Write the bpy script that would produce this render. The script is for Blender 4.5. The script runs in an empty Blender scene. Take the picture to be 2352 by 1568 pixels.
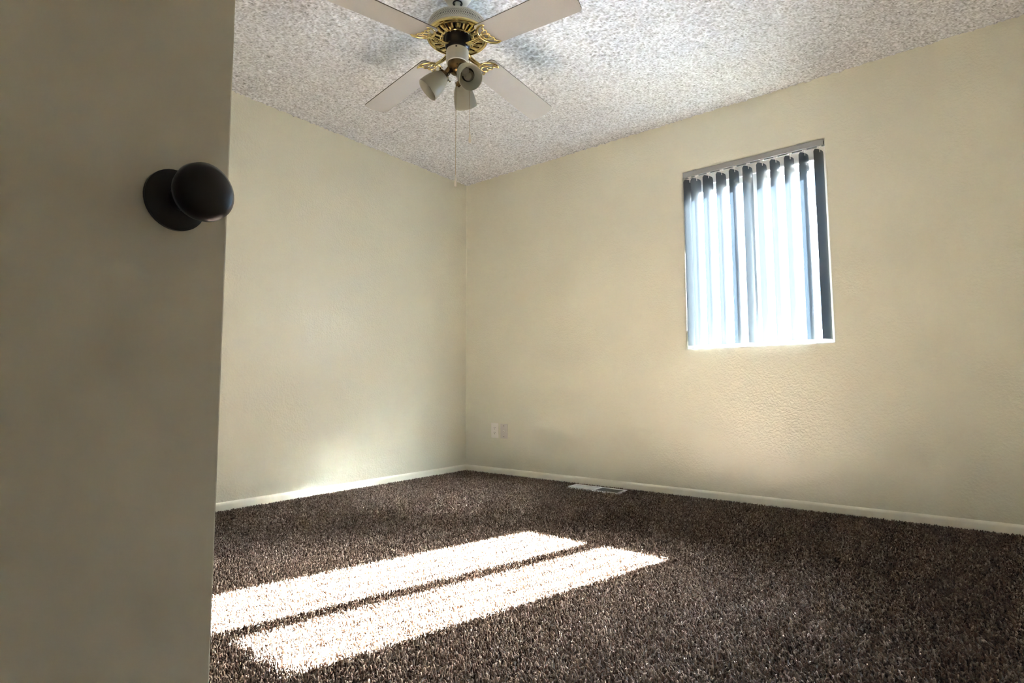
import bpy, bmesh, math, random
import numpy as np
from mathutils import Vector, Matrix

S = bpy.context.scene
COL = S.collection
PI = math.pi

# ---------------------------------------------------------------- camera
cam_data = bpy.data.cameras.new("camera")
cam = bpy.data.objects.new("camera", cam_data)
COL.objects.link(cam)
S.camera = cam
YAW, PITCH, ROLL = 0.67032, 0.08334, -0.00399
f = Vector((-math.sin(YAW) * math.cos(PITCH), math.cos(YAW) * math.cos(PITCH), math.sin(PITCH)))
r = Vector((math.cos(YAW), math.sin(YAW), 0.0))
u = r.cross(f)
r2 = r * math.cos(ROLL) + u * math.sin(ROLL)
u2 = -r * math.sin(ROLL) + u * math.cos(ROLL)
M = Matrix((r2, u2, -f)).transposed().to_4x4()
M.translation = Vector((3.2952, -3.525, 0.67044))
cam.matrix_world = M
cam_data.sensor_fit = 'HORIZONTAL'
cam_data.sensor_width = 36.0
cam_data.lens = 36.0 * 1297.86 / 2352.0
cam_data.clip_start = 0.02

# ---------------------------------------------------------------- world, sun, exposure
SUN_TAN = 0.665
SUN_EL = math.atan(SUN_TAN)
SUN_H = Vector((0.24, 0.9708, 0.0)).normalized()
world = bpy.data.worlds.new("world")
S.world = world
world.use_nodes = True
nt = world.node_tree
nt.nodes.clear()
w_out = nt.nodes.new("ShaderNodeOutputWorld")
w_bg = nt.nodes.new("ShaderNodeBackground")
w_sky = nt.nodes.new("ShaderNodeTexSky")
w_sky.sky_type = 'NISHITA'
w_sky.sun_disc = False
w_sky.sun_elevation = SUN_EL
w_sky.sun_rotation = math.atan2(SUN_H.x, SUN_H.y)
w_bg.inputs["Strength"].default_value = 4.3
nt.links.new(w_sky.outputs[0], w_bg.inputs[0])
nt.links.new(w_bg.outputs[0], w_out.inputs[0])

sun_data = bpy.data.lights.new("sun", 'SUN')
sun_data.energy = 145.0
sun_data.angle = math.radians(0.53)
sun_data.color = (0.955, 0.98, 1.0)
sun = bpy.data.objects.new("sun", sun_data)
COL.objects.link(sun)
sun_dir = Vector((SUN_H.x * math.cos(SUN_EL), SUN_H.y * math.cos(SUN_EL), math.sin(SUN_EL)))
sun.rotation_euler = (-sun_dir).to_track_quat('-Z', 'Y').to_euler()
sun.location = sun_dir * 12

S.view_settings.view_transform = 'Standard'
S.view_settings.look = 'None'
S.view_settings.gamma = 1.0
S.view_settings.use_curve_mapping = False
S.view_settings.exposure = 3.7
S.cycles.diffuse_bounces = 7
S.cycles.max_bounces = 14
S.cycles.transparent_max_bounces = 24
S.cycles.blur_glossy = 0.0
S.cycles.sample_clamp_indirect = 500.0

H = 2.44            # ceiling height
RX, RY = 3.75, -4.02  # side wall and rear wall
WX0, WX1, WZ0, WZ1 = 1.932, 2.762, 0.920, 2.080   # window opening
WT = 0.14           # wall thickness

# ---------------------------------------------------------------- helpers
def tag(o, label=None, cat=None, group=None, kind=None):
    if label: o["label"] = label
    if cat: o["category"] = cat
    if group: o["group"] = group
    if kind: o["kind"] = kind
    return o

def empty(name, loc=(0, 0, 0), rz=0.0):
    o = bpy.data.objects.new(name, None)
    COL.objects.link(o)
    o.location = loc
    o.rotation_euler = (0, 0, rz)
    o.empty_display_size = 0.05
    return o

def link(name, mesh, mat=None, parent=None, loc=None):
    o = bpy.data.objects.new(name, mesh)
    COL.objects.link(o)
    if mat is not None and not mesh.materials:
        mesh.materials.append(mat)
    if parent is not None: o.parent = parent
    if loc is not None: o.location = loc
    return o

def obj(name, bm, mat, parent=None, loc=None, smooth=None):
    bmesh.ops.recalc_face_normals(bm, faces=bm.faces)
    me = bpy.data.meshes.new(name)
    bm.to_mesh(me)
    bm.free()
    if smooth:
        me.polygons.foreach_set("use_smooth", [True] * len(me.polygons))
        if smooth < 179:
            try: me.set_sharp_from_angle(angle=math.radians(smooth))
            except Exception: pass
    return link(name, me, mat, parent, loc)

def add_box(bm, x0, x1, y0, y1, z0, z1, bevel=0.0, seg=2, mat=None):
    vs = [bm.verts.new((x, y, z)) for z in (z0, z1) for y in (y0, y1) for x in (x0, x1)]
    fs = [(0, 2, 3, 1), (4, 5, 7, 6), (0, 1, 5, 4), (2, 6, 7, 3), (0, 4, 6, 2), (1, 3, 7, 5)]
    faces = [bm.faces.new([vs[i] for i in q]) for q in fs]
    if bevel > 0:
        es = list({e for fc in faces for e in fc.edges})
        bmesh.ops.bevel(bm, geom=es, offset=bevel, segments=seg, profile=0.6, affect='EDGES')
    elif mat is not None:
        for v in vs: v.co = mat @ v.co
    return vs

def add_lathe(bm, prof, n=40, mat=None, closed=False):
    """prof: list of (radius, z)."""
    rings = []
    for (rad, z) in prof:
        if rad < 1e-6:
            v = Vector((0, 0, z))
            rings.append([bm.verts.new(mat @ v if mat else v)])
        else:
            ring = []
            for i in range(n):
                a = 2 * PI * i / n
                v = Vector((rad * math.cos(a), rad * math.sin(a), z))
                ring.append(bm.verts.new(mat @ v if mat else v))
            rings.append(ring)
    pairs = list(zip(rings[:-1], rings[1:]))
    if closed: pairs.append((rings[-1], rings[0]))
    for a, b in pairs:
        for i in range(n):
            j = (i + 1) % n
            if len(a) == 1 and len(b) == 1: continue
            if len(a) == 1: bm.faces.new((a[0], b[i], b[j]))
            elif len(b) == 1: bm.faces.new((a[i], a[j], b[0]))
            else: bm.faces.new((a[i], a[j], b[j], b[i]))

def add_tube(bm, pts, rad, n=8, flat=1.0, cap=True):
    """tube along points; rad float or list; flat scales the local 'up'."""
    pts = [Vector(p) for p in pts]
    rads = rad if isinstance(rad, (list, tuple)) else [rad] * len(pts)
    rings = []
    up0 = Vector((0, 0, 1))
    for i, p in enumerate(pts):
        t = (pts[min(i + 1, len(pts) - 1)] - pts[max(i - 1, 0)]).normalized()
        up = up0 if abs(t.dot(up0)) < 0.95 else Vector((1, 0, 0))
        s = t.cross(up).normalized()
        w = s.cross(t).normalized()
        rings.append([bm.verts.new(p + s * rads[i] * math.cos(2 * PI * k / n) + w * rads[i] * flat * math.sin(2 * PI * k / n)) for k in range(n)])
    for a, b in zip(rings[:-1], rings[1:]):
        for k in range(n):
            bm.faces.new((a[k], a[(k + 1) % n], b[(k + 1) % n], b[k]))
    if cap:
        bm.faces.new(rings[0]); bm.faces.new(rings[-1][::-1])

def add_prism(bm, poly, z0, z1, mat=None):
    """poly in xy extruded in z."""
    lo = [bm.verts.new((mat @ Vector((x, y, z0))) if mat else (x, y, z0)) for x, y in poly]
    hi = [bm.verts.new((mat @ Vector((x, y, z1))) if mat else (x, y, z1)) for x, y in poly]
    n = len(poly)
    bm.faces.new(lo[::-1]); bm.faces.new(hi)
    for i in range(n):
        bm.faces.new((lo[i], lo[(i + 1) % n], hi[(i + 1) % n], hi[i]))

def smooth_path(ctrl, n=6):
    """Catmull-Rom through control points."""
    P = [Vector(c) for c in ctrl]
    P = [P[0] * 2 - P[1]] + P + [P[-1] * 2 - P[-2]]
    out = []
    for i in range(1, len(P) - 2):
        for k in range(n):
            t = k / n
            a, b, c, d = P[i - 1], P[i], P[i + 1], P[i + 2]
            out.append(0.5 * ((2 * b) + (c - a) * t + (2 * a - 5 * b + 4 * c - d) * t * t + (3 * b - a - 3 * c + d) * t ** 3))
    out.append(P[-2])
    return out

# ---------------------------------------------------------------- materials
def mat_base(name):
    m = bpy.data.materials.new(name)
    m.use_nodes = True
    t = m.node_tree
    b = t.nodes["Principled BSDF"]
    return m, t, b

def simple(name, col, rough=0.5, metal=0.0, spec=0.5, var=0.0, var_scale=40.0):
    m, t, b = mat_base(name)
    b.inputs["Base Color"].default_value = (*col, 1)
    b.inputs["Roughness"].default_value = rough
    b.inputs["Metallic"].default_value = metal
    b.inputs["Specular IOR Level"].default_value = spec
    if var > 0:
        tc = t.nodes.new("ShaderNodeTexCoord")
        nz = t.nodes.new("ShaderNodeTexNoise"); nz.inputs["Scale"].default_value = var_scale
        rm = t.nodes.new("ShaderNodeMapRange")
        rm.inputs["To Min"].default_value = 1 - var; rm.inputs["To Max"].default_value = 1 + var
        mx = t.nodes.new("ShaderNodeMix"); mx.data_type = 'RGBA'; mx.blend_type = 'MULTIPLY'
        mx.inputs[0].default_value = 1.0
        mx.inputs[6].default_value = (*col, 1)
        t.links.new(tc.outputs["Object"], nz.inputs["Vector"])
        t.links.new(nz.outputs["Fac"], rm.inputs["Value"])
        t.links.new(rm.outputs[0], mx.inputs[7])
        t.links.new(mx.outputs[2], b.inputs["Base Color"])
    return m

def bump_chain(t, b, layers, coord="Object"):
    tc = t.nodes.new("ShaderNodeTexCoord")
    prev = None
    for (scale, detail, lo, hi, strength, dist) in layers:
        nz = t.nodes.new("ShaderNodeTexNoise")
        nz.inputs["Scale"].default_value = scale
        nz.inputs["Detail"].default_value = detail
        rm = t.nodes.new("ShaderNodeMapRange")
        rm.interpolation_type = 'SMOOTHSTEP'
        rm.inputs["From Min"].default_value = lo; rm.inputs["From Max"].default_value = hi
        bp = t.nodes.new("ShaderNodeBump")
        bp.inputs["Strength"].default_value = strength
        bp.inputs["Distance"].default_value = dist
        t.links.new(tc.outputs[coord], nz.inputs["Vector"])
        t.links.new(nz.outputs["Fac"], rm.inputs["Value"])
        t.links.new(rm.outputs[0], bp.inputs["Height"])
        if prev is not None: t.links.new(prev.outputs[0], bp.inputs["Normal"])
        prev = bp
    t.links.new(prev.outputs[0], b.inputs["Normal"])

def wall_mat(name, col, rough):
    m, t, b = mat_base(name)
    b.inputs["Roughness"].default_value = rough
    b.inputs["Specular IOR Level"].default_value = 0.5
    tc = t.nodes.new("ShaderNodeTexCoord")
    nz = t.nodes.new("ShaderNodeTexNoise"); nz.inputs["Scale"].default_value = 1.7; nz.inputs["Detail"].default_value = 3
    rm = t.nodes.new("ShaderNodeMapRange"); rm.inputs["To Min"].default_value = 0.96; rm.inputs["To Max"].default_value = 1.04
    mx = t.nodes.new("ShaderNodeMix"); mx.data_type = 'RGBA'; mx.blend_type = 'MULTIPLY'
    mx.inputs[0].default_value = 1.0; mx.inputs[6].default_value = (*col, 1)
    t.links.new(tc.outputs["Object"], nz.inputs["Vector"]); t.links.new(nz.outputs["Fac"], rm.inputs["Value"])
    t.links.new(rm.outputs[0], mx.inputs[7]); t.links.new(mx.outputs[2], b.inputs["Base Color"])
    b.inputs["Specular IOR Level"].default_value = 0.9
    bump_chain(t, b, [(30.0, 2.0, 0.35, 0.75, 0.22, 0.003), (85.0, 2.0, 0.40, 0.64, 0.32, 0.0022)])
    return m

M_WALL = wall_mat("cream_wall_paint", (0.695, 0.688, 0.575), 0.30)
M_TRIM = simple("cream_trim_paint", (0.80, 0.785, 0.69), 0.32, var=0.02, var_scale=8)
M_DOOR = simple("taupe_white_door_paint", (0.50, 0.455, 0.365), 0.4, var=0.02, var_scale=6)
M_VINYL = simple("white_window_vinyl", (0.80, 0.78, 0.76), 0.35, var=0.02)
M_RAIL = simple("grey_white_headrail_metal", (0.32, 0.33, 0.335), 0.4, var=0.02)
M_PLATE = simple("white_plastic_plate", (0.82, 0.80, 0.76), 0.3, var=0.02)
M_DARK = simple("dark_hole", (0.012, 0.011, 0.010), 0.6, var=0.1)
M_BLACK = simple("black_enamel", (0.006, 0.006, 0.007), 0.3, spec=0.25, var=0.1)
M_BRASS = simple("polished_brass", (0.74, 0.59, 0.28), 0.11, metal=1.0, var=0.06, var_scale=60)
M_DBRASS = simple("tarnished_brass", (0.13, 0.09, 0.04), 0.25, metal=1.0, var=0.15, var_scale=60)
M_FANWHITE = simple("white_fan_enamel", (0.48, 0.475, 0.42), 0.35, var=0.02)
M_BLADE = simple("whitewashed_fan_blade", (0.40, 0.39, 0.37), 0.42, var=0.03, var_scale=5)
M_BLADE_EDGE = simple("brown_blade_edge", (0.07, 0.055, 0.04), 0.6, var=0.1)
M_KNOB = simple("oil_rubbed_knob", (0.012, 0.010, 0.009), 0.35, metal=0.6, var=0.1)
M_REG = simple("white_register_enamel", (0.82, 0.83, 0.84), 0.28, var=0.02)
M_LOUVER = simple('grey_louver_enamel', (0.50, 0.52, 0.54), 0.35, var=0.02)
M_CABLE = simple('dull_white_plastic', (0.61, 0.595, 0.57), 0.35, var=0.02)
M_CHAIN = simple("brass_bead_chain", (0.38, 0.32, 0.20), 0.4, metal=0.7, var=0.1)
M_PEND = simple("white_pull_pendant", (0.66, 0.62, 0.55), 0.35, var=0.02)

# ceiling: popcorn
def ceiling_mat():
    m, t, b = mat_base("popcorn_ceiling")
    at = t.nodes.new("ShaderNodeAttribute"); at.attribute_name = "grain"
    t.links.new(at.outputs["Color"], b.inputs["Base Color"])
    b.inputs["Roughness"].default_value = 0.9
    b.inputs["Specular IOR Level"].default_value = 0.2
    return m
M_CEIL = ceiling_mat()

# carpet: per-tuft colour attribute
def carpet_mat():
    m, t, b = mat_base("brown_carpet_yarn")
    at = t.nodes.new("ShaderNodeAttribute"); at.attribute_name = "yarn"
    t.links.new(at.outputs["Color"], b.inputs["Base Color"])
    b.inputs["Roughness"].default_value = 0.85
    b.inputs["Specular IOR Level"].default_value = 0.08
    return m
M_CARPET = carpet_mat()
M_CARPET_BASE = simple("carpet_backing", (0.07, 0.055, 0.045), 0.95, var=0.3, var_scale=120)

def glass_mat(name, tint, refl=0.08):
    m = bpy.data.materials.new(name); m.use_nodes = True
    t = m.node_tree; t.nodes.clear()
    o = t.nodes.new("ShaderNodeOutputMaterial")
    tr = t.nodes.new("ShaderNodeBsdfTransparent"); tr.inputs[0].default_value = (*tint, 1)
    gl = t.nodes.new("ShaderNodeBsdfGlossy"); gl.inputs["Roughness"].default_value = 0.02
    lw = t.nodes.new("ShaderNodeFresnel"); lw.inputs["IOR"].default_value = 1.45
    mx = t.nodes.new("ShaderNodeMixShader")
    t.links.new(lw.outputs[0], mx.inputs[0]); t.links.new(tr.outputs[0], mx.inputs[1]); t.links.new(gl.outputs[0], mx.inputs[2])
    t.links.new(mx.outputs[0], o.inputs[0])
    return m
M_PANE = glass_mat("window_glass", (0.93, 0.96, 0.96))
M_BULB = glass_mat("clear_bulb_glass", (0.95, 0.95, 0.93))

def translucent_mat(name, col, tcol, frac, rough, spec=0.5):
    m, t, b = mat_base(name)
    out = t.nodes["Material Output"]
    b.inputs["Base Color"].default_value = (*col, 1)
    b.inputs["Roughness"].default_value = rough
    b.inputs["Specular IOR Level"].default_value = spec
    tr = t.nodes.new("ShaderNodeBsdfTranslucent"); tr.inputs[0].default_value = (*tcol, 1)
    nz = t.nodes.new("ShaderNodeTexNoise"); nz.inputs["Scale"].default_value = 14
    rm = t.nodes.new("ShaderNodeMapRange"); rm.inputs["To Min"].default_value = frac * 0.93; rm.inputs["To Max"].default_value = frac * 1.07
    mx = t.nodes.new("ShaderNodeMixShader")
    t.links.new(nz.outputs["Fac"], rm.inputs["Value"]); t.links.new(rm.outputs[0], mx.inputs[0])
    t.links.new(b.outputs[0], mx.inputs[1]); t.links.new(tr.outputs[0], mx.inputs[2])
    t.links.new(mx.outputs[0], out.inputs[0])
    return m
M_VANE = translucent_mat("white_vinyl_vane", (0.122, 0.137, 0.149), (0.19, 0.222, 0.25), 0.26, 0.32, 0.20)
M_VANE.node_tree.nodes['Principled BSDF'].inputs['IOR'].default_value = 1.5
M_SHADE = translucent_mat("frosted_glass_shade", (0.40, 0.395, 0.32), (0.54, 0.53, 0.43), 0.38, 0.3)

# ---------------------------------------------------------------- room shell
bm = bmesh.new()
add_box(bm, -0.12, RX + 0.12, RY - 1.3, WT, -0.13, -0.013)
floor = tag(obj("floor", bm, M_CARPET_BASE), "brown cut pile carpet floor of the empty room", kind="structure")

def wall_with_hole():
    """window wall: room face y=0, outer face y=WT, opening with bullnose corners."""
    bm = bmesh.new()
    R_ = 0.014
    X0, X1, Z0, Z1 = -0.12, RX + 0.12, -0.12, H + 0.10
    def rect(x0, x1, z0, z1, y): return [bm.verts.new((x, y, z)) for x, z in ((x0, z0), (x1, z0), (x1, z1), (x0, z1))]
    loops = [rect(X0, X1, Z0, Z1, WT), rect(X0, X1, Z0, Z1, 0.0)]
    nseg = 6
    for i in range(nseg + 1):
        a = PI / 2 * i / nseg
        off = R_ * (1 - math.sin(a))
        y = R_ * (1 - math.cos(a))
        loops.append(rect(WX0 - off, WX1 + off, WZ0 - off, WZ1 + off, y))
    loops.append(rect(WX0, WX1, WZ0, WZ1, WT))
    for k, (a, b) in enumerate(zip(loops[:-1], loops[1:])):
        for i in range(4):
            fc = bm.faces.new((a[i], a[(i + 1) % 4], b[(i + 1) % 4], b[i]))
            fc.smooth = 2 <= k < 2 + nseg
    a, b = loops[-1], loops[0]
    for i in range(4): bm.faces.new((a[i], a[(i + 1) % 4], b[(i + 1) % 4], b[i]))
    bmesh.ops.recalc_face_normals(bm, faces=bm.faces)
    me = bpy.data.meshes.new("wall_right"); bm.to_mesh(me); bm.free()
    return link("wall_right", me, M_WALL)
tag(wall_with_hole(), "cream textured wall with the window in it", kind="structure")

bm = bmesh.new(); add_box(bm, -0.12, 0.0, RY - 0.1, -0.0002, -0.12, H + 0.1)
tag(obj("wall_left", bm, M_WALL), "cream textured wall left of the corner", kind="structure")
bm = bmesh.new(); add_box(bm, RX, RX + 0.12, RY - 1.3, -0.0002, -0.12, H + 0.1)
tag(obj("wall_side", bm, M_WALL), "cream wall to the right of the window wall", kind="structure")

# door: solved so that its free edge and knob stand where the photograph shows them
DOOR_LEAF = math.radians(9.0)
d_dir = Vector((-math.sin(DOOR_LEAF), math.cos(DOOR_LEAF), 0))
d_nrm = Vector((math.cos(DOOR_LEAF), math.sin(DOOR_LEAF), 0))
edge = Vector((2.647, -3.231, 0))
hinge = edge - d_dir * 0.762
DX0, DX1, DZ1 = hinge.x - 0.01, hinge.x + 0.775, 2.045
bm = bmesh.new()
add_box(bm, -0.12, DX0, RY - 0.11, RY, -0.12, H + 0.1)
add_box(bm, DX1, RX + 0.0, RY - 0.11, RY, -0.12, H + 0.1)
add_box(bm, DX0, DX1, RY - 0.11, RY, DZ1, H + 0.1)
tag(obj("wall_rear", bm, M_WALL), "cream wall with the doorway behind the camera", kind="structure")
bm = bmesh.new(); add_box(bm, 0.9, RX, RY - 1.30, RY - 1.19, -0.12, H + 0.1)
add_box(bm, 0.8, 0.9, RY - 1.30, RY - 0.11, -0.12, H + 0.1)
tag(obj("wall_hall", bm, M_WALL), "cream hallway wall beyond the doorway", kind="structure")
bm = bmesh.new()
for x0, x1 in ((DX0 - 0.06, DX0), (DX1, DX1 + 0.06)):
    add_box(bm, x0, x1, RY, RY + 0.012, -0.012, DZ1 + 0.06, 0.003)
add_box(bm, DX0, DX1, RY, RY + 0.012, DZ1, DZ1 + 0.06, 0.003)
tag(obj("trim_1", bm, M_TRIM), "painted casing around the doorway", kind="structure")

# ceiling with real popcorn relief (heights shaped like granules)
rng = np.random.default_rng(7)
def popcorn_ceiling():
    step = 0.0060
    x0, x1, y0, y1 = 0.0, RX, -3.55, 0.0
    nx = int((x1 - x0) / step) + 1; ny = int((y1 - y0) / step) + 1
    xs = np.linspace(x0, x1, nx); ys = np.linspace(y0, y1, ny)
    h = rng.random((ny, nx))
    def blur(a, k):
        for ax in (0, 1):
            s = a.copy()
            for d in range(1, k + 1):
                s += np.roll(a, d, ax) + np.roll(a, -d, ax)
            a = s / (2 * k + 1)
        return a
    b1 = blur(h, 1); b1 = (b1 - b1.mean()) / b1.std()
    b3 = blur(rng.random((ny, nx)), 3); b3 = (b3 - b3.mean()) / b3.std()
    g = np.clip(0.0028 + 0.0026 * b1 + 0.0008 * b3 + 0.0014 * (h - 0.5), 0, 0.010)
    X, Y = np.meshgrid(xs, ys)
    jx = (rng.random((ny, nx)) - 0.5) * step * 0.5; jy = (rng.random((ny, nx)) - 0.5) * step * 0.5
    jx[:, 0] = jx[:, -1] = 0; jy[0, :] = jy[-1, :] = 0
    co = np.stack([X + jx, Y + jy, H - g], -1).reshape(-1, 3)
    i = np.arange((ny - 1) * (nx - 1)); rr = i // (nx - 1); cc = i % (nx - 1)
    a = rr * nx + cc
    quads = np.stack([a, a + nx, a + nx + 1, a + 1], -1)
    # flat remainder behind the camera, plus the slab above
    n0 = len(co)
    ex = np.array([[x0, RY - 1.3, H], [x1, RY - 1.3, H], [x1, y0, H - 0.002], [x0, y0, H - 0.002],
                   [-0.12, RY - 1.3, H + .1], [RX + .12, RY - 1.3, H + .1], [RX + .12, WT, H + .1], [-0.12, WT, H + .1]])
    co = np.concatenate([co, ex])
    quads = np.concatenate([quads, [[n0, n0 + 3, n0 + 2, n0 + 1], [n0 + 4, n0 + 5, n0 + 6, n0 + 7]]])
    me = bpy.data.meshes.new("ceiling")
    me.vertices.add(len(co)); me.vertices.foreach_set("co", co.astype(np.float32).ravel())
    nq = len(quads)
    me.loops.add(nq * 4); me.loops.foreach_set("vertex_index", quads.astype(np.int32).ravel())
    me.polygons.add(nq); me.polygons.foreach_set("loop_start", (np.arange(nq) * 4).astype(np.int32))
    me.polygons.foreach_set("use_smooth", np.ones(nq, bool))
    me.update(calc_edges=True)
    gr = np.clip(0.66 + 0.16 * rng.standard_normal(len(co)), 0.2, 0.9)
    C = np.ones((len(co), 4), np.float32); C[:, 0] = gr * 0.95; C[:, 1] = gr * 0.98; C[:, 2] = gr * 1.03
    ca = me.color_attributes.new("grain", 'FLOAT_COLOR', 'POINT'); ca.data.foreach_set("color", C.ravel())
    return link("ceiling", me, M_CEIL)
tag(popcorn_ceiling(), "white sprayed popcorn ceiling", kind="structure")

# baseboards with a rounded top edge
def baseboard(name, p0, p1, nrm, label):
    p0, p1, nrm = Vector(p0), Vector(p1), Vector(nrm)
    prof = [(0.0005, -0.013), (0.0125, -0.013), (0.0125, 0.024)]
    for i in range(1, 7):
        a = PI / 2 * i / 6
        prof.append((0.0005 + 0.012 * math.cos(a), 0.024 + 0.017 * math.sin(a)))
    bm = bmesh.new()
    A = [bm.verts.new(p0 + nrm * o_ + Vector((0, 0, z))) for o_, z in prof]
    B = [bm.verts.new(p1 + nrm * o_ + Vector((0, 0, z))) for o_, z in prof]
    n = len(prof)
    for i in range(n): bm.faces.new((A[i], A[(i + 1) % n], B[(i + 1) % n], B[i]))
    bm.faces.new(A); bm.faces.new(B[::-1])
    return tag(obj(name, bm, M_TRIM, smooth=50), label, kind="structure")
baseboard("baseboard_left", (0, -0.0005, 0), (0, RY + .001, 0), (1, 0, 0), "low painted baseboard along the left wall")
baseboard("baseboard_right", (0.013, 0, 0), (RX - .001, 0, 0), (0, -1, 0), "low painted baseboard under the window wall")
baseboard("baseboard_side", (RX, -0.014, 0), (RX, RY + .001, 0), (-1, 0, 0), "low painted baseboard along the side wall")
# caulked paint bead in the wall corner
bm = bmesh.new()
pts = [(0.0001, -0.0001)] + [(0.007 - 0.007 * math.sin(a) + .0001, -0.007 + 0.007 * math.cos(a) - .0001) for a in [PI / 2 * k / 5 for k in range(6)]]
add_prism(bm, pts, 0.041, H - 0.002)
tag(obj("trim_2", bm, M_WALL, smooth=60), "thin caulk bead in the room corner", kind="structure")

# ---------------------------------------------------------------- carpet pile
VENT = (1.140, 1.534, -0.212, -0.086)
def carpet():
    pr = np.random.default_rng(11)
    step = 0.0070
    gx = np.arange(0.014, RX - 0.01, step); gy = np.arange(-3.95, -0.014, step)
    X, Y = np.meshgrid(gx, gy)
    X = X.ravel() + (pr.random(X.size) - .5) * step * 0.9; Y = Y.ravel() + (pr.random(Y.size) - .5) * step * 0.9
    # keep the part of the floor the camera can see, with a margin
    dx, dy = X - 3.2952, Y + 3.525
    z = dx * -math.sin(YAW) + dy * math.cos(YAW)
    lat = dx * math.cos(YAW) + dy * math.sin(YAW)
    keep = (z > 0.85) & (np.abs(lat) < 0.95 * z + 0.45)
    keep &= ~((X > VENT[0] + .003) & (X < VENT[1] - .003) & (Y > VENT[2] + .017) & (Y < VENT[3]))
    X, Y = X[keep], Y[keep]
    n = len(X)
    hgt = 0.0118 * (0.75 + 0.5 * pr.random(n))
    # gentle vacuum strokes: the pile leans one way in patches
    base_az = 2.2 + 1.2 * np.sin(X * 2.1 + 1.3 * np.sin(Y * 1.7)) + 0.8 * np.sin(Y * 3.1 + 0.5)
    az = base_az + pr.normal(0, 1.9, n)
    lean = np.clip(np.abs(pr.normal(0.62, 0.36, n)), 0, 1.25)
    ang0 = pr.random(n) * 2 * PI
    rad = 0.0029 * (0.8 + 0.4 * pr.random(n))
    lx, ly = np.cos(az) * np.sin(lean), np.sin(az) * np.sin(lean)
    lz = np.cos(lean)
    V = np.zeros((n, 7, 3), np.float32)
    for k in range(3):
        a = ang0 + 2 * PI * k / 3
        V[:, k, 0] = X + rad * 0.75 * np.cos(a); V[:, k, 1] = Y + rad * 0.75 * np.sin(a); V[:, k, 2] = -0.0131
        m = 0.80 * hgt
        a2 = a + 0.5
        V[:, 3 + k, 0] = X + lx * m * 0.75 + rad * np.cos(a2); V[:, 3 + k, 1] = Y + ly * m * 0.75 + rad * np.sin(a2)
        V[:, 3 + k, 2] = -0.0131 + m * np.maximum(lz, .5)
    V[:, 6, 0] = X + lx * hgt; V[:, 6, 1] = Y + ly * hgt; V[:, 6, 2] = -0.0131 + hgt * np.maximum(lz, .45) + 0.0008
    # stay clear of the walls
    V[:, :, 0] = np.clip(V[:, :, 0], 0.0128, RX - 0.005); V[:, :, 1] = np.minimum(V[:, :, 1], -0.0128)
    base = (np.arange(n) * 7)[:, None]
    q = np.array([[0, 1, 4, 3], [1, 2, 5, 4], [2, 0, 3, 5]]); tr = np.array([[3, 4, 6], [4, 5, 6], [5, 3, 6]])
    Q = (base[:, :, None] + q[None]).reshape(-1, 4); T = (base[:, :, None] + tr[None]).reshape(-1, 3)
    me = bpy.data.meshes.new("carpet_pile")
    me.vertices.add(n * 7); me.vertices.foreach_set("co", V.ravel())
    nq, ntr = len(Q), len(T)
    me.loops.add(nq * 4 + ntr * 3)
    me.loops.foreach_set("vertex_index", np.concatenate([Q.ravel(), T.ravel()]).astype(np.int32))
    me.polygons.add(nq + ntr)
    me.polygons.foreach_set("loop_start", np.concatenate([np.arange(nq) * 4, nq * 4 + np.arange(ntr) * 3]).astype(np.int32))
    me.polygons.foreach_set("use_smooth", np.ones(nq + ntr, bool))
    # yarn colour: mostly mid taupe with darker and lighter strands
    pal = np.array([[0.200, 0.158, 0.130], [0.300, 0.246, 0.208], [0.085, 0.064, 0.051], [0.500, 0.432, 0.378], [0.215, 0.152, 0.124]])
    idx = pr.choice(5, n, p=[0.32, 0.26, 0.22, 0.12, 0.08])
    c = pal[idx] * np.array([0.70, 0.63, 0.58]) * (0.85 + 0.3 * pr.random((n, 1)))
    C = np.ones((n, 7, 4), np.float32); C[:, :, :3] = c[:, None, :]
    me.update(calc_edges=True)
    at = me.color_attributes.new("yarn", 'FLOAT_COLOR', 'POINT')
    at.data.foreach_set("color", C.ravel())
    o = link("carpet_pile", me, M_CARPET, floor)
    o["kind"] = "stuff"
    return o
carpet()

# ---------------------------------------------------------------- window
win = tag(empty("window_1", ((WX0 + WX1) / 2, 0.10, WZ0)), "white framed sliding window behind the vertical blind", kind="structure")
def wpart(name, bm, mat, parent=win, smooth=None):
    o = obj(name, bm, mat, smooth=smooth)
    o.parent = parent
    o.matrix_parent_inverse = Matrix.Translation(-Vector(win.location)) if parent is win else Matrix.Identity(4)
    return o
Y0, Y1 = 0.078, 0.132
GX0, GX1, GZ0, GZ1 = 1.998, 2.706, 0.956, 1.952
bm = bmesh.new()     # outer frame: stepped head, sill track and jambs
add_box(bm, WX0 + .0005, GX0 - .022, Y0, Y1, WZ0 + .001, WZ1 - .001, 0.002)
add_box(bm, GX1 + .022, WX1 - .0005, Y0, Y1, WZ0 + .001, WZ1 - .001, 0.002)
add_box(bm, GX0 - .022, GX1 + .022, Y0, Y1, WZ0 + .001, GZ0 - .026, 0.002)
add_box(bm, GX0 - .022, GX1 + .022, Y0, Y1, GZ1 + .050, WZ1 - .001, 0.002)
wpart("window_frame", bm, M_VINYL)
bm = bmesh.new()
add_box(bm, GX0 - .022, GX1 + .022, Y0 - .004, Y0 + .008, GZ1 + .042, GZ1 + .056, 0.002)
wpart("frame_lip", bm, M_VINYL)
MX0, MX1 = 2.327, 2.419
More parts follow.
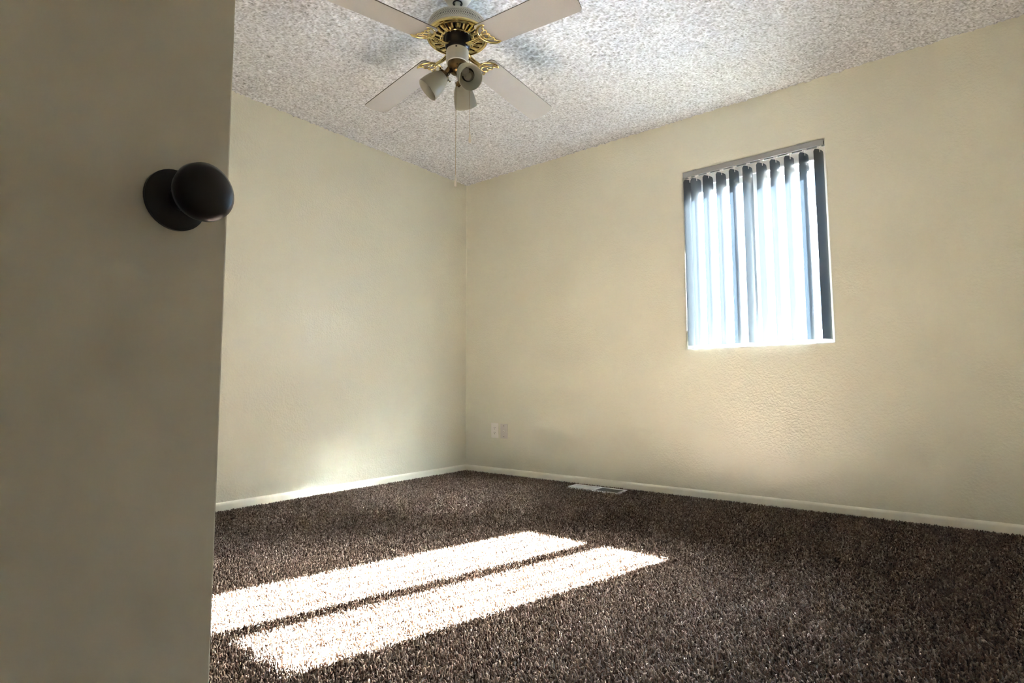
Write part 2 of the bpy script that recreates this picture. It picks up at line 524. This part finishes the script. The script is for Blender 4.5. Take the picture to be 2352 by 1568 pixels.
def sash(x0, x1, wl, wr, y0, y1):
    bm = bmesh.new()
    add_box(bm, x0 - wl, x0, y0, y1, GZ0 - .026, GZ1 + .044, 0.002)
    add_box(bm, x1, x1 + wr, y0, y1, GZ0 - .026, GZ1 + .044, 0.002)
    add_box(bm, x0, x1, y0, y1, GZ0 - .026, GZ0, 0.002)
    add_box(bm, x0, x1, y0, y1, GZ1, GZ1 + .044, 0.002)
    s = wpart("window_sash", bm, M_VINYL)
    bm = bmesh.new(); add_box(bm, x0 - .004, x1 + .004, (y0 + y1) / 2 - .002, (y0 + y1) / 2 + .002, GZ0 - .004, GZ1 + .004)
    g = obj("window_pane", bm, M_PANE); g.parent = s
    return s
s1 = sash(GX0, MX0, .021, .045, Y0 + .006, Y0 + .026)
s2 = sash(MX1, GX1, .045, .021, Y0 + .028, Y0 + .048)
for s in (s1, s2):
    for ch in s.children:
        ch.matrix_parent_inverse = Matrix.Identity(4)
bm = bmesh.new(); add_box(bm, MX0 + .012, MX0 + .034, Y0 - .006, Y0 + .0055, 1.40, 1.47, 0.003)
lt = obj("window_latch", bm, M_VINYL); lt.parent = s1

# ---------------------------------------------------------------- vertical blind
BY = 0.018
blind = tag(empty("vertical_blind", ((WX0 + WX1) / 2, BY, WZ1 - .006)), "white vertical blind with narrow open vanes hanging in the window", "window blind")
def bpart(name, mesh_or_bm, mat, parent=None, smooth=None, loc=None):
    o = obj(name, mesh_or_bm, mat, smooth=smooth) if isinstance(mesh_or_bm, bmesh.types.BMesh) else link(name, mesh_or_bm, mat)
    o.parent = parent or blind
    if parent is None: o.matrix_parent_inverse = Matrix.Translation(-Vector(blind.location))
    if loc is not None: o.location = loc
    return o
ZT, ZB = 2.0745, 2.044
bm = bmesh.new()      # C channel, open below
prof = [(-.0215, ZB), (-.0215, ZT), (.0215, ZT), (.0215, ZB), (.0075, ZB), (.0075, ZB + .002), (.0195, ZB + .002),
        (.0195, ZT - .002), (-.0195, ZT - .002), (-.0195, ZB + .002), (-.0075, ZB + .002), (-.0075, ZB)]
A = [bm.verts.new((WX0 + .006, BY + y, z)) for y, z in prof]; B = [bm.verts.new((WX1 - .006, BY + y, z)) for y, z in prof]
n = len(prof)
for i in range(n): bm.faces.new((A[i], A[(i + 1) % n], B[(i + 1) % n], B[i]))
bm.faces.new(A); bm.faces.new(B[::-1])
bpart("headrail", bm, M_RAIL)
bm = bmesh.new()
add_box(bm, WX0 + .008, WX1 - .008, BY - .018, BY + .018, ZB + .012, ZT - .004)
bpart("headrail_shade_fill", bm, M_DARK)  # dark filler colours in the shade inside the open channel
for x in (2.005, 2.62):   # ceiling clips above the rail
    bm = bmesh.new()
    add_box(bm, x, x + .02, BY - .024, BY + .01, ZT + .0002, ZT + .004, 0.001)
    add_box(bm, x, x + .02, BY - .0245, BY - .022, ZT - .006, ZT + .003, 0.0005)
    bpart("mounting_clip", bm, M_RAIL)

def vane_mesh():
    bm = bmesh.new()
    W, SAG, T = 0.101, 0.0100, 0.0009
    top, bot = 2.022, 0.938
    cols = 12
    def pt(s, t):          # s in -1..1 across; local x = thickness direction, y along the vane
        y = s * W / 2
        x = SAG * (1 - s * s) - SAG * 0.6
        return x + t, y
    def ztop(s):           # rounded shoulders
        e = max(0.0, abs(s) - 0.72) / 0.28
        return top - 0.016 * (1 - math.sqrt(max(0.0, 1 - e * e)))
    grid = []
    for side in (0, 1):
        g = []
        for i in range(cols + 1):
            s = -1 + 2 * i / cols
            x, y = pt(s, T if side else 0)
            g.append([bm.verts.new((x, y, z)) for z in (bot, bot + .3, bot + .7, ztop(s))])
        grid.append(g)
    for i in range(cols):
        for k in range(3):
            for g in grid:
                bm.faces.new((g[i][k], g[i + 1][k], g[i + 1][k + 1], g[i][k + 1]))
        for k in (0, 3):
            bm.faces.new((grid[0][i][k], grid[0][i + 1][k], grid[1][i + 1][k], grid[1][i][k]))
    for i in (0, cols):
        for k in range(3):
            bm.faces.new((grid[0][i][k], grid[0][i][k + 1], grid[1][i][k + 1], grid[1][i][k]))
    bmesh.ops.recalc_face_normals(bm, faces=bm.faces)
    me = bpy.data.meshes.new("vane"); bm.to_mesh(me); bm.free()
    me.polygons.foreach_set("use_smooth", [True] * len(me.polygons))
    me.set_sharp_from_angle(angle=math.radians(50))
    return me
def carrier_mesh():
    bm = bmesh.new()
    add_box(bm, -.011, .011, -.0070, .0070, 2.0405, 2.0465, 0.0015)      # carrier in the slot
    add_tube(bm, [(0, 0, 2.041), (0, 0, 2.026)], 0.0035, 8)              # stem
    add_box(bm, -.0035, .0042, -.009, .009, 2.006, 2.028, 0.001)         # hook gripping the vane
    bmesh.ops.recalc_face_normals(bm, faces=bm.faces)
    me = bpy.data.meshes.new("vane_hook"); bm.to_mesh(me); bm.free()
    return me
VM, CM = vane_mesh(), carrier_mesh()
vr = random.Random(4)
VX = [1.975, 2.021, 2.098, 2.181, 2.261, 2.342, 2.423, 2.499, 2.577, 2.655, 2.732]
VANE_ROT = 20.0
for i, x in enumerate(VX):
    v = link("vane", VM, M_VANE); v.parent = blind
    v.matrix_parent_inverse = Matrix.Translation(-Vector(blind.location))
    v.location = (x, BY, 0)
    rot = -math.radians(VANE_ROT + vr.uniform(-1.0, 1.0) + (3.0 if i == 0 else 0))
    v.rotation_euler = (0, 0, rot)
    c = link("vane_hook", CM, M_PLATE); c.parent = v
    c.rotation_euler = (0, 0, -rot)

# ---------------------------------------------------------------- ceiling fan
FC = Vector((1.616, -1.790, H))
fan = tag(empty("ceiling_fan", FC), "white and brass four blade ceiling fan with three frosted lamp shades", "ceiling fan")
def fz(z): return z - H
def fpart(name, bm, mat, parent=None, smooth=40):
    return obj(name, bm, mat, parent or fan, smooth=smooth)
bm = bmesh.new()
add_lathe(bm, [(0.016, fz(2.401)), (0.022, fz(2.396)), (0.040, fz(2.396)), (0.052, fz(2.404)), (0.064, fz(2.424)), (0.068, fz(2.4385))], 40)
fpart("canopy", bm, M_FANWHITE)
bm = bmesh.new(); add_lathe(bm, [(0.022, fz(2.3955)), (0.0225, fz(2.3935)), (0.0165, fz(2.3935)), (0.0160, fz(2.400))], 32)
fpart("canopy_ring", bm, M_BLACK)
bm = bmesh.new(); add_lathe(bm, [(0.0, fz(2.42)), (0.0115, fz(2.42)), (0.0115, fz(2.330)), (0.022, fz(2.326)), (0.022, fz(2.312)), (0, fz(2.312))], 24)
fpart("downrod", bm, M_FANWHITE)
# motor housing: vented white drum
bm = bmesh.new()
add_lathe(bm, [(0.0, fz(2.318)), (0.050, fz(2.316)), (0.085, fz(2.310)), (0.112, fz(2.302)), (0.124, fz(2.296)), (0.129, fz(2.290)),
               (0.1330, fz(2.251)), (0.1340, fz(2.241)), (0.1340, fz(2.236)), (0.128, fz(2.236))], 72)
housing = fpart("motor_housing", bm, M_FANWHITE)
bm = bmesh.new()      # pierced pattern of the vent band
NV = 104
def wall_r(z): return 0.129 + (0.1330 - 0.129) * (2.290 - z) / (2.290 - 2.251) + 0.0005
def cell(bm, a, z0, z1, w):
    rm_ = Matrix.Rotation(a, 4, 'Z')
    pts = []
    for k in range(8):
        t = 2 * PI * k / 8
        zz = (z0 + z1) / 2 + (z1 - z0) / 2 * math.sin(t); yy = w / 2 * math.cos(t)
        pts.append(bm.verts.new(rm_ @ Vector((wall_r(zz), yy, fz(zz)))))
    bm.faces.new(pts)
for k in range(NV):
    a = 2 * PI * k / NV; ah = a + PI / NV
    cell(bm, a, 2.2790, 2.2824, 0.0030)
    cell(bm, ah, 2.2745, 2.2779, 0.0030)
    cell(bm, a, 2.2625, 2.2730, 0.0034)
    cell(bm, ah, 2.2575, 2.2609, 0.0030)
    cell(bm, a, 2.2528, 2.2562, 0.0030)
vh = fpart("vent_hole_band", bm, M_DARK, housing, smooth=None); vh["kind"] = "stuff"
# brass rim and ribbed bottom plate
bm = bmesh.new()
add_lathe(bm, [(0.1355, fz(2.2415)), (0.1385, fz(2.2375)), (0.1390, fz(2.2315)), (0.1360, fz(2.2270)), (0.131, fz(2.2260)), (0.126, fz(2.2290)),
               (0.122, fz(2.2290)), (0.118, fz(2.2270)), (0.114, fz(2.2285)), (0.114, fz(2.2345)), (0.13, fz(2.2385))], 72, closed=True)
rim = fpart("brass_rim", bm, M_BRASS)
bm = bmesh.new()
add_lathe(bm, [(0.063, fz(2.2220)), (0.066, fz(2.2200)), (0.078, fz(2.2200)), (0.0800, fz(2.2215)), (0.0800, fz(2.2285)), (0.063, fz(2.2285))], 60, closed=True)
hubp = fpart("brass_inner_ring", bm, M_BRASS)
bm = bmesh.new()
add_lathe(bm, [(0.0, fz(2.2345)), (0.1285, fz(2.2360)), (0.1285, fz(2.2385)), (0.0, fz(2.2385))], 48)
fpart("motor_bottom", bm, M_BLACK)
def rib_mesh():
    bm = bmesh.new()
    w0, w1 = 0.0085, 0.0130
    P = [(0.078, w0, 2.2210), (0.096, 0.0105, 2.2230), (0.116, w1, 2.2275)]
    lo, hi = [], []
    for rr_, w, z in P:
        lo.append([bm.verts.new((rr_, -w, fz(z))), bm.verts.new((rr_, -w * .4, fz(z - .0015))), bm.verts.new((rr_, w * .4, fz(z - .0015))), bm.verts.new((rr_, w, fz(z)))])
        hi.append([bm.verts.new((rr_, -w, fz(z + .005))), bm.verts.new((rr_, w, fz(z + .005)))])
    for i in range(2):
        for k in range(3): bm.faces.new((lo[i][k], lo[i + 1][k], lo[i + 1][k + 1], lo[i][k + 1]))
        bm.faces.new((hi[i][0], hi[i][1], hi[i + 1][1], hi[i + 1][0]))
        bm.faces.new((lo[i][0], hi[i][0], hi[i + 1][0], lo[i + 1][0])); bm.faces.new((lo[i][3], lo[i + 1][3], hi[i + 1][1], hi[i][1]))
    bmesh.ops.recalc_face_normals(bm, faces=bm.faces)
    me = bpy.data.meshes.new("vent_rib"); bm.to_mesh(me); bm.free()
    return me
RM = rib_mesh()
NR = 20
for k in range(NR):
    o = link("vent_rib", RM, M_BRASS, fan); o.rotation_euler = (0, 0, 2 * PI * (k + 0.5) / NR)
bm = bmesh.new()
for k in range(NR):
    a = 2 * PI * k / NR
    add_lathe(bm, [(0, -0.0008), (0.0034, -0.0008), (0.0034, 0.0004)], 10, Matrix.Translation((0.0715 * math.cos(a), 0.0715 * math.sin(a), fz(2.2200))))
fpart("plate_hole", bm, M_DARK, hubp, smooth=None)
# rotor hub
bm = bmesh.new()
add_lathe(bm, [(0.0, fz(2.235)), (0.053, fz(2.235)), (0.055, fz(2.228)), (0.055, fz(2.190)), (0.052, fz(2.180)), (0.046, fz(2.176)), (0.046, fz(2.168)), (0, fz(2.168))], 40)
fpart("rotor_hub", bm, M_BLACK)
# switch cup and brass fitter
bm = bmesh.new()
add_lathe(bm, [(0.0, fz(2.1725)), (0.046, fz(2.1725)), (0.0495, fz(2.1700)), (0.0500, fz(2.160)), (0.0500, fz(2.118)), (0.0485, fz(2.1125)), (0.044, fz(2.1115)), (0.044, fz(2.118)), (0, fz(2.118))], 40)
cup = fpart("switch_cup", bm, M_FANWHITE)
for k in range(3):
    a = math.radians(308.4 + 120 * k)
    bm = bmesh.new()
    add_box(bm, -.0006, .0008, -.004, .004, -.004, .003)
    o = fpart("cup_slot", bm, M_DARK, cup, smooth=None)
    o.location = (0.0500 * math.cos(a), 0.0500 * math.sin(a), fz(2.164)); o.rotation_euler = (0, 0, a)
bm = bmesh.new()
add_lathe(bm, [(0.0, fz(2.120)), (0.0435, fz(2.120)), (0.0440, fz(2.108)), (0.0425, fz(2.094)), (0.0385, fz(2.080)), (0.0310, fz(2.070)), (0.0210, fz(2.0635)), (0.0100, fz(2.0605)), (0.0060, fz(2.0575)), (0, fz(2.0570))], 40)
fpart("light_fitter", bm, M_DBRASS)

# blade irons and blades
def blade_mesh():
    bm = bmesh.new()
    r0, r1 = 0.158, 0.640
    w0, w1 = 0.066, 0.0715
    pts = []
    for k in range(6):     # inner rounded corners
        a = PI + PI / 2 * k / 5
        pts.append((r0 + .022 + .022 * math.cos(a), -w0 + .022 + .022 * math.sin(a)))
    for k in range(9):     # tip: shallow arc with rounded corners
        a = -PI / 2 + (PI / 2) * k / 8
        pts.append((r1 - .030 + .022 * math.cos(a), -w1 + .022 + .022 * math.sin(a)))
    for k in range(1, 8):
        s = -1 + 2 * k / 8
        pts.append((r1 - .008 + .010 * (1 - s * s), s * (w1 - .022)))
    for k in range(9):
        a = (PI / 2) * k / 8
        pts.append((r1 - .030 + .022 * math.cos(a), w1 - .022 + .022 * math.sin(a)))
    for k in range(6):
        a = PI / 2 + PI / 2 * k / 5
        pts.append((r0 + .022 + .022 * math.cos(a), w0 - .022 + .022 * math.sin(a)))
    add_prism(bm, pts, 0.0, 0.0042)
    bmesh.ops.recalc_face_normals(bm, faces=bm.faces)
    for fc in bm.faces: fc.material_index = 1 if abs(fc.normal.z) < 0.5 else 0
    me = bpy.data.meshes.new("fan_blade"); bm.to_mesh(me); bm.free()
    me.materials.append(M_BLADE); me.materials.append(M_BLADE_EDGE)
    return me
def iron_mesh():
    bm = bmesh.new()
    z = -0.0045
    # arm: twin-ridged bar from the rotor hub to the bracket
    for s in (-1, 1):
        add_tube(bm, smooth_path([(0.044, s * .0042, .012), (0.062, s * .0055, -.004), (0.095, s * .0055, -.009), (0.128, s * .0045, -.007), (0.150, s * .003, z)], 5), 0.0062, 10, 0.7)
    # horns sweeping outward along the blade
    for s in (-1, 1):
        path = smooth_path([(0.146, 0, z), (0.1500, s * .018, z), (0.1600, s * .037, z), (0.1780, s * .0515, z), (0.1950, s * .0575, z), (0.2090, s * .0575, z), (0.2185, s * .0530, z)], 5)
        k = len(path)
        add_tube(bm, path, [0.0068 - 0.0040 * (i / (k - 1)) ** 2 for i in range(k)], 10, 0.6)
        # scalloped inner web
        path = smooth_path([(0.2160, s * .0535, z), (0.2030, s * .0460, z), (0.1980, s * .0330, z), (0.2030, s * .0240, z), (0.1940, s * .0120, z), (0.2000, 0, z)], 4)
        add_tube(bm, path, 0.0032, 8, 0.7)
        add_tube(bm, [(0.158, s * .012, z), (0.178, s * .024, z), (0.1985, s * .031, z)], 0.0028, 8, 0.7)
    # hexagonal eye in the middle
    hx = [(0.1770 + .0170 * math.cos(PI / 3 * k), .0150 * math.sin(PI / 3 * k), z - .001) for k in range(7)]
    add_tube(bm, hx, 0.0032, 8, 0.7, cap=False)
    # pads that carry the blade screws
    for (x, y) in ((0.164, 0.0), (0.196, 0.040), (0.196, -0.040)):
        add_lathe(bm, [(0, -.0085), (0.0042, -.0078), (0.0055, -.0045), (0.0055, -.0002), (0, -.0002)], 12, Matrix.Translation((x, y, 0)))
    bmesh.ops.recalc_face_normals(bm, faces=bm.faces)
    me = bpy.data.meshes.new("blade_iron"); bm.to_mesh(me); bm.free()
    me.polygons.foreach_set("use_smooth", [True] * len(me.polygons))
    return me
BM_, IM_ = blade_mesh(), iron_mesh()
for k, off in enumerate((0.0, 0.023, -0.008, -0.023)):
    a = -0.052 + off + k * PI / 2
    mat = Matrix.Translation((0, 0, fz(2.191))) @ Matrix.Rotation(a, 4, 'Z') @ Matrix.Rotation(math.atan(0.119), 4, 'Y') @ Matrix.Rotation(-0.143, 4, 'X')
    b = link("fan_blade", BM_, None, fan); b.matrix_local = mat
    ir = link("blade_iron", IM_, M_BRASS, b)

# lamps: arm, holder, shade, bulb
def lamp(az):
    az = math.radians(az)
    tilt = math.radians(45)
    e = Vector((math.cos(az), math.sin(az), 0))
    axis = (e * math.cos(tilt) - Vector((0, 0, 1)) * math.sin(tilt)).normalized()
    neck = e * 0.052 + Vector((0, 0, fz(2.060)))
    rotm = axis.to_track_quat('Z', 'Y').to_matrix().to_4x4()
    mt = Matrix.Translation(neck) @ rotm
    bm = bmesh.new()
    add_tube(bm, [e * 0.015 + Vector((0, 0, fz(2.088))), e * 0.036 + Vector((0, 0, fz(2.084))), neck - axis * 0.012, neck + axis * .002], [0.013, 0.013, 0.0145, 0.0150], 16)
    arm = fpart("lamp_arm", bm, M_DBRASS)
    bm = bmesh.new()
    add_lathe(bm, [(0.0, -0.002), (0.018, -0.002), (0.0265, 0.004), (0.0285, 0.014), (0.0270, 0.014), (0.0250, 0.006), (0.0, 0.003)], 28, mt)
    for k in range(3):
        b_ = 2 * PI * k / 3 + 0.6
        dirv = Vector((math.cos(b_), math.sin(b_), 0))
        add_tube(bm, [mt @ (dirv * .026 + Vector((0, 0, .011))), mt @ (dirv * .037 + Vector((0, 0, .011)))], 0.0019, 6)
        add_lathe(bm, [(0, -.0015), (0.004, -.0015), (0.004, .0015), (0, .0015)], 8, mt @ Matrix.Translation(dirv * .0385 + Vector((0, 0, .011))) @ Matrix.Rotation(b_, 4, 'Z') @ Matrix.Rotation(PI / 2, 4, 'Y'))
    hold = fpart("shade_holder", bm, M_DBRASS, arm)
    bm = bmesh.new()
    outp = [(0.0235, 0.006), (0.0250, 0.012), (0.0330, 0.024), (0.0410, 0.042), (0.0470, 0.064), (0.0505, 0.086), (0.0518, 0.103), (0.0523, 0.112)]
    inn = [(rr_ - .0028, zz) for rr_, zz in outp[::-1]]
    inn[0] = (0.0500, 0.1122)
    add_lathe(bm, outp + [(0.0516, 0.1135)] + inn, 40, mt)
    sh = fpart("lamp_shade", bm, M_SHADE, arm, smooth=60)
    bm = bmesh.new()
    add_lathe(bm, [(0.0125, 0.004), (0.0130, 0.024), (0.0125, 0.030), (0.0, 0.030)], 20, mt)
    fpart("bulb_socket", bm, M_FANWHITE, arm)
    bm = bmesh.new()
    add_lathe(bm, [(0.0115, 0.030), (0.0135, 0.036), (0.0200, 0.048), (0.0265, 0.060), (0.0285, 0.070), (0.0265, 0.081), (0.0200, 0.089), (0.0110, 0.0935), (0, 0.095)], 28, mt)
    bu = fpart("light_bulb", bm, M_BULB, arm, smooth=179)
    return arm
for az in (340.0, 226.0, 116.0): lamp(az)

# pull chains
def chain(name, x, y, ztop, zbot, plen):
    bm = bmesh.new()
    add_tube(bm, [(x, y, fz(ztop)), (x, y, fz(zbot + plen))], 0.0011, 6)
    zz = zbot + plen
    while zz < ztop:
        add_lathe(bm, [(0, fz(zz) - .0014), (0.0016, fz(zz)), (0, fz(zz) + .0014)], 6, Matrix.Translation((x, y, 0)))
        zz += 0.006
    c = fpart(name, bm, M_CHAIN, smooth=179)
    bm = bmesh.new()
    add_lathe(bm, [(0, fz(zbot + plen)), (0.0020, fz(zbot + plen) - .001), (0.0032, fz(zbot + plen * .75)), (0.0056, fz(zbot + plen * .38)), (0.0064, fz(zbot + plen * .18)),
                   (0.0058, fz(zbot + .003)), (0.0048, fz(zbot)), (0.0022, fz(zbot)), (0.0022, fz(zbot + .004)), (0, fz(zbot + .004))], 16, Matrix.Translation((x, y, 0)))
    fpart("pull_pendant", bm, M_PEND, c, smooth=50)
right = Vector((math.cos(YAW), math.sin(YAW), 0)); toward = Vector((math.sin(YAW), -math.cos(YAW), 0))
p = right * 0.0562 + toward * 0.004
bm = bmesh.new()
add_tube(bm, [right * .047 + toward * .004 + Vector((0, 0, fz(2.128))), right * .0562 + toward * .004 + Vector((0, 0, fz(2.126)))], 0.0030, 8)
fpart("chain_outlet", bm, M_DBRASS)
chain("pull_chain", p.x, p.y, 2.127, 1.748, 0.047)
p = right * -0.0058
chain("pull_chain", p.x, p.y, 2.059, 1.553, 0.050)

# ---------------------------------------------------------------- outlet and cable plate on the window wall
def plate(bm, w, h, t=0.0055):
    add_box(bm, -w / 2, w / 2, -t, 0.0, -h / 2, h / 2, 0.0028, 3)
out = tag(empty("electrical_outlet", (0.323, -0.0004, 0.336)), "white duplex power outlet low on the wall, nearer the corner than the cable plate", "outlet")
bm = bmesh.new(); plate(bm, 0.074, 0.119); obj("cover_plate", bm, M_PLATE, out, smooth=40)
def slots(name, items, parent, y):
    bm = bmesh.new()
    for kind, x, z, a, b_ in items:
        if kind == 'r': add_box(bm, x - a / 2, x + a / 2, y - .0006, y + .001, z - b_ / 2, z + b_ / 2)
        else: add_lathe(bm, [(0, -.0006), (a, -.0006), (a, .001)], 14, Matrix.Translation((x, y, z)) @ Matrix.Rotation(PI / 2, 4, 'X') @ Matrix.Scale(-1, 4, (0, 0, 1)))
    return obj(name, bm, M_DARK, parent)
for zc in (0.0195, -0.0195):
    bm = bmesh.new()
    pts = [(0.0172 * math.cos(t) if abs(math.cos(t)) < .99 else 0.0172 * math.copysign(1, math.cos(t)), max(-.0145, min(.0145, 0.0172 * math.sin(t)))) for t in [2 * PI * k / 28 for k in range(28)]]
    add_prism(bm, pts, 0.0055, 0.0072, Matrix.Translation((0, 0, zc)) @ Matrix.Rotation(PI / 2, 4, 'X'))
    fce = obj("receptacle", bm, M_PLATE, out)
    slots("receptacle_slot", [('r', -.0063, zc + .004, .0024, .0085), ('r', .0063, zc + .004, .0024, .0070), ('c', 0, zc - .0075, .0028, 0)], fce, -.0072)
bm = bmesh.new(); add_lathe(bm, [(0, .0012), (0.0028, .0010), (0.0034, 0.0)], 14, Matrix.Translation((0, -.0055, 0)) @ Matrix.Rotation(PI / 2, 4, 'X'))
obj("plate_screw", bm, M_PLATE, out)
cab = tag(empty("cable_plate", (0.4185, -0.0004, 0.3335)), "white cable jack wall plate, right of the power outlet", "wall plate")
bm = bmesh.new(); plate(bm, 0.072, 0.115); obj("cover_plate", bm, M_CABLE, cab, smooth=40)
bm = bmesh.new()
add_lathe(bm, [(0, .0020), (0.0080, .0020), (0.0085, 0.0)], 6, Matrix.Translation((0, -.0055, 0)) @ Matrix.Rotation(PI / 2, 4, 'X'))
add_lathe(bm, [(0.0046, .002), (0.0046, .010), (0.0036, .010), (0.0036, .002)], 18, Matrix.Translation((0, -.0055, 0)) @ Matrix.Rotation(PI / 2, 4, 'X'))
jk = obj("cable_jack", bm, M_PLATE, cab)
slots("jack_hole", [('c', 0, 0, .0040, 0)], jk, -.0135)
for zc in (0.042, -0.042):
    bm = bmesh.new(); add_lathe(bm, [(0, .0010), (0.0028, .0008), (0.0034, 0.0)], 14, Matrix.Translation((0, -.0055, zc)) @ Matrix.Rotation(PI / 2, 4, 'X'))
    obj("plate_screw", bm, M_DBRASS, cab)

# ---------------------------------------------------------------- floor register
vx0, vx1, vy0, vy1 = VENT
reg = tag(empty("floor_register", ((vx0 + vx1) / 2, (vy0 + vy1) / 2, -0.013)), "white metal floor heating register set in the carpet by the window wall", "floor vent")
hw, hd = (vx1 - vx0) / 2, (vy1 - vy0) / 2
bm = bmesh.new()
zt = 0.0165
add_box(bm, -hw, hw, hd - .016, hd, zt - .004, zt, 0.0012)
add_box(bm, -hw, hw, -hd, -hd + .016, zt - .013, zt - .009, 0.0012)
add_box(bm, -hw, -hw + .020, -hd + .016, hd - .016, zt - .004, zt, 0.0012)
add_box(bm, hw - .014, hw, -hd + .016, hd - .016, zt - .004, zt, 0.0012)
add_box(bm, -hw + .004, hw - .004, -hd + .004, hd - .004, 0.0002, zt - .0095)
obj("register_frame", bm, M_REG, reg)
bm = bmesh.new(); add_box(bm, .006, .018, -hd + .016, hd - .016, zt - .004, zt, 0.001)
obj("center_bar", bm, M_REG, reg)
bm = bmesh.new(); add_box(bm, .018, hw - .014, -hd + .016, hd - .016, zt - .0040, zt - .0036)
obj("duct_shade_sheet", bm, M_DARK, reg)  # dark sheet just below the rim, standing in for shade down the duct
def louver(x0, x1, ang, n, half=.0055, drop=.005):
    bm = bmesh.new()
    add_box(bm, x0, x1, -half, half, -.0005, .0005)
    bmesh.ops.recalc_face_normals(bm, faces=bm.faces)
    me = bpy.data.meshes.new("louver"); bm.to_mesh(me); bm.free()
    for k in range(n):
        o = link("louver", me, M_LOUVER, reg)
        o.location = (0, -hd + .022 + (2 * hd - .044) * k / (n - 1), zt - drop)
        o.rotation_euler = (ang, 0, 0)
louver(-hw + .020, .006, math.radians(5), 10)
louver(.018, hw - .014, math.radians(-10), 4, 0.0012, .0015)

# ---------------------------------------------------------------- door
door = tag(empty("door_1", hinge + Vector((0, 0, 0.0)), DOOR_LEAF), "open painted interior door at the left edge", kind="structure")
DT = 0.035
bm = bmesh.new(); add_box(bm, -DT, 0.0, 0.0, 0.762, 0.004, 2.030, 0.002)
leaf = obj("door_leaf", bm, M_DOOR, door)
def knob(side):
    bm = bmesh.new()
    mt = Matrix.Translation((0 if side > 0 else -DT, 0.702, 0.869)) @ Matrix.Rotation(side * PI / 2, 4, 'Y')
    add_lathe(bm, [(0, 0.0), (0.032, 0.0002), (0.032, 0.004), (0.026, 0.008), (0.0125, 0.011), (0.0115, 0.030), (0.016, 0.034), (0.0265, 0.040), (0.0295, 0.049), (0.0285, 0.058), (0.022, 0.064), (0, 0.066)], 40, mt)
    return obj("door_knob", bm, M_KNOB, door, smooth=50)
knob(1); knob(-1)
bm = bmesh.new(); add_box(bm, -DT / 2 - .013, -DT / 2 + .013, 0.7610, 0.7635, 0.842, 0.899, 0.001)
obj("latch_plate", bm, M_KNOB, door)
for z in (0.22, 1.02, 1.82):
    bm = bmesh.new(); add_lathe(bm, [(0, 0), (0.006, 0), (0.006, 0.09), (0, 0.09)], 12, Matrix.Translation((0.005, -0.008, z)))
    obj("hinge_barrel", bm, M_KNOB, door)

# ---------------------------------------------------------------- outside
M_GROUND = simple("pale_concrete_yard", (0.13, 0.135, 0.14), 0.9, var=0.12, var_scale=3)
M_SIDING = simple("dark_blue_siding", (0.030, 0.042, 0.06), 0.7, var=0.03, var_scale=4)
M_ROOF = simple("grey_shingle_roof", (0.20, 0.20, 0.21), 0.9, var=0.15, var_scale=30)
bm = bmesh.new(); add_box(bm, -14, 18, WT + .01, 26, -0.45, -0.35)
tag(obj("ground", bm, M_GROUND), "pale concrete yard outside the window", kind="structure")
hs = tag(empty("neighbour_house", (2.0, 9.0, -0.35)), "blue two storey house seen through the gaps of the blind", "house")
bm = bmesh.new()
add_box(bm, -2.4, 6.0, 0, 6, 0, 5.4)
obj("house_wall", bm, M_SIDING, hs)
me_l = None
for k in range(27):     # lap siding courses
    if me_l is None:
        bm = bmesh.new()
        vs = [bm.verts.new(v) for v in ((-2.4, -.03, 0), (6, -.03, 0), (6, -.004, .2), (-2.4, -.004, .2), (-2.4, -.001, 0), (6, -.001, 0), (6, -.001, .2), (-2.4, -.001, .2))]
        for q in ((0, 1, 2, 3), (4, 7, 6, 5), (0, 4, 5, 1), (3, 2, 6, 7), (0, 3, 7, 4), (1, 5, 6, 2)): bm.faces.new([vs[i] for i in q])
        o = obj("siding_board", bm, M_SIDING, hs); me_l = o.data
    else:
        o = link("siding_board", me_l, None, hs)
    o.location = (0, 0, 0.196 * k)
bm = bmesh.new()
vs = [bm.verts.new(v) for v in ((-2.8, -.5, 5.38), (6.4, -.5, 5.38), (6.4, 3, 6.3), (-2.8, 3, 6.3), (6.4, 6.5, 5.38), (-2.8, 6.5, 5.38))]
for q in ((0, 1, 2, 3), (3, 2, 4, 5), (0, 5, 4, 1), (1, 4, 2), (0, 3, 5)): bm.faces.new([vs[i] for i in q])
obj("roof", bm, M_ROOF, hs)
for (x, z, w, h) in ((-1.75, 1.0, .9, 1.1), (-1.75, 3.5, .9, 1.1), (0.5, 1.0, 1.2, 1.1), (0.5, 3.5, 1.2, 1.1)):
    bm = bmesh.new()
    add_box(bm, x - .07, x + w + .07, -.06, -.03, z - .07, z); add_box(bm, x - .07, x + w + .07, -.06, -.03, z + h, z + h + .07)
    add_box(bm, x - .07, x, -.06, -.03, z, z + h); add_box(bm, x + w, x + w + .07, -.06, -.03, z, z + h)
    add_box(bm, x + w / 2 - .02, x + w / 2 + .02, -.06, -.03, z, z + h)
    fr = obj("house_window", bm, M_VINYL, hs)
    bm = bmesh.new(); add_box(bm, x, x + w, -.045, -.035, z, z + h)
    obj("house_window_pane", bm, simple("dim_glass", (0.10, 0.14, 0.18), 0.08, var=0.05), fr)
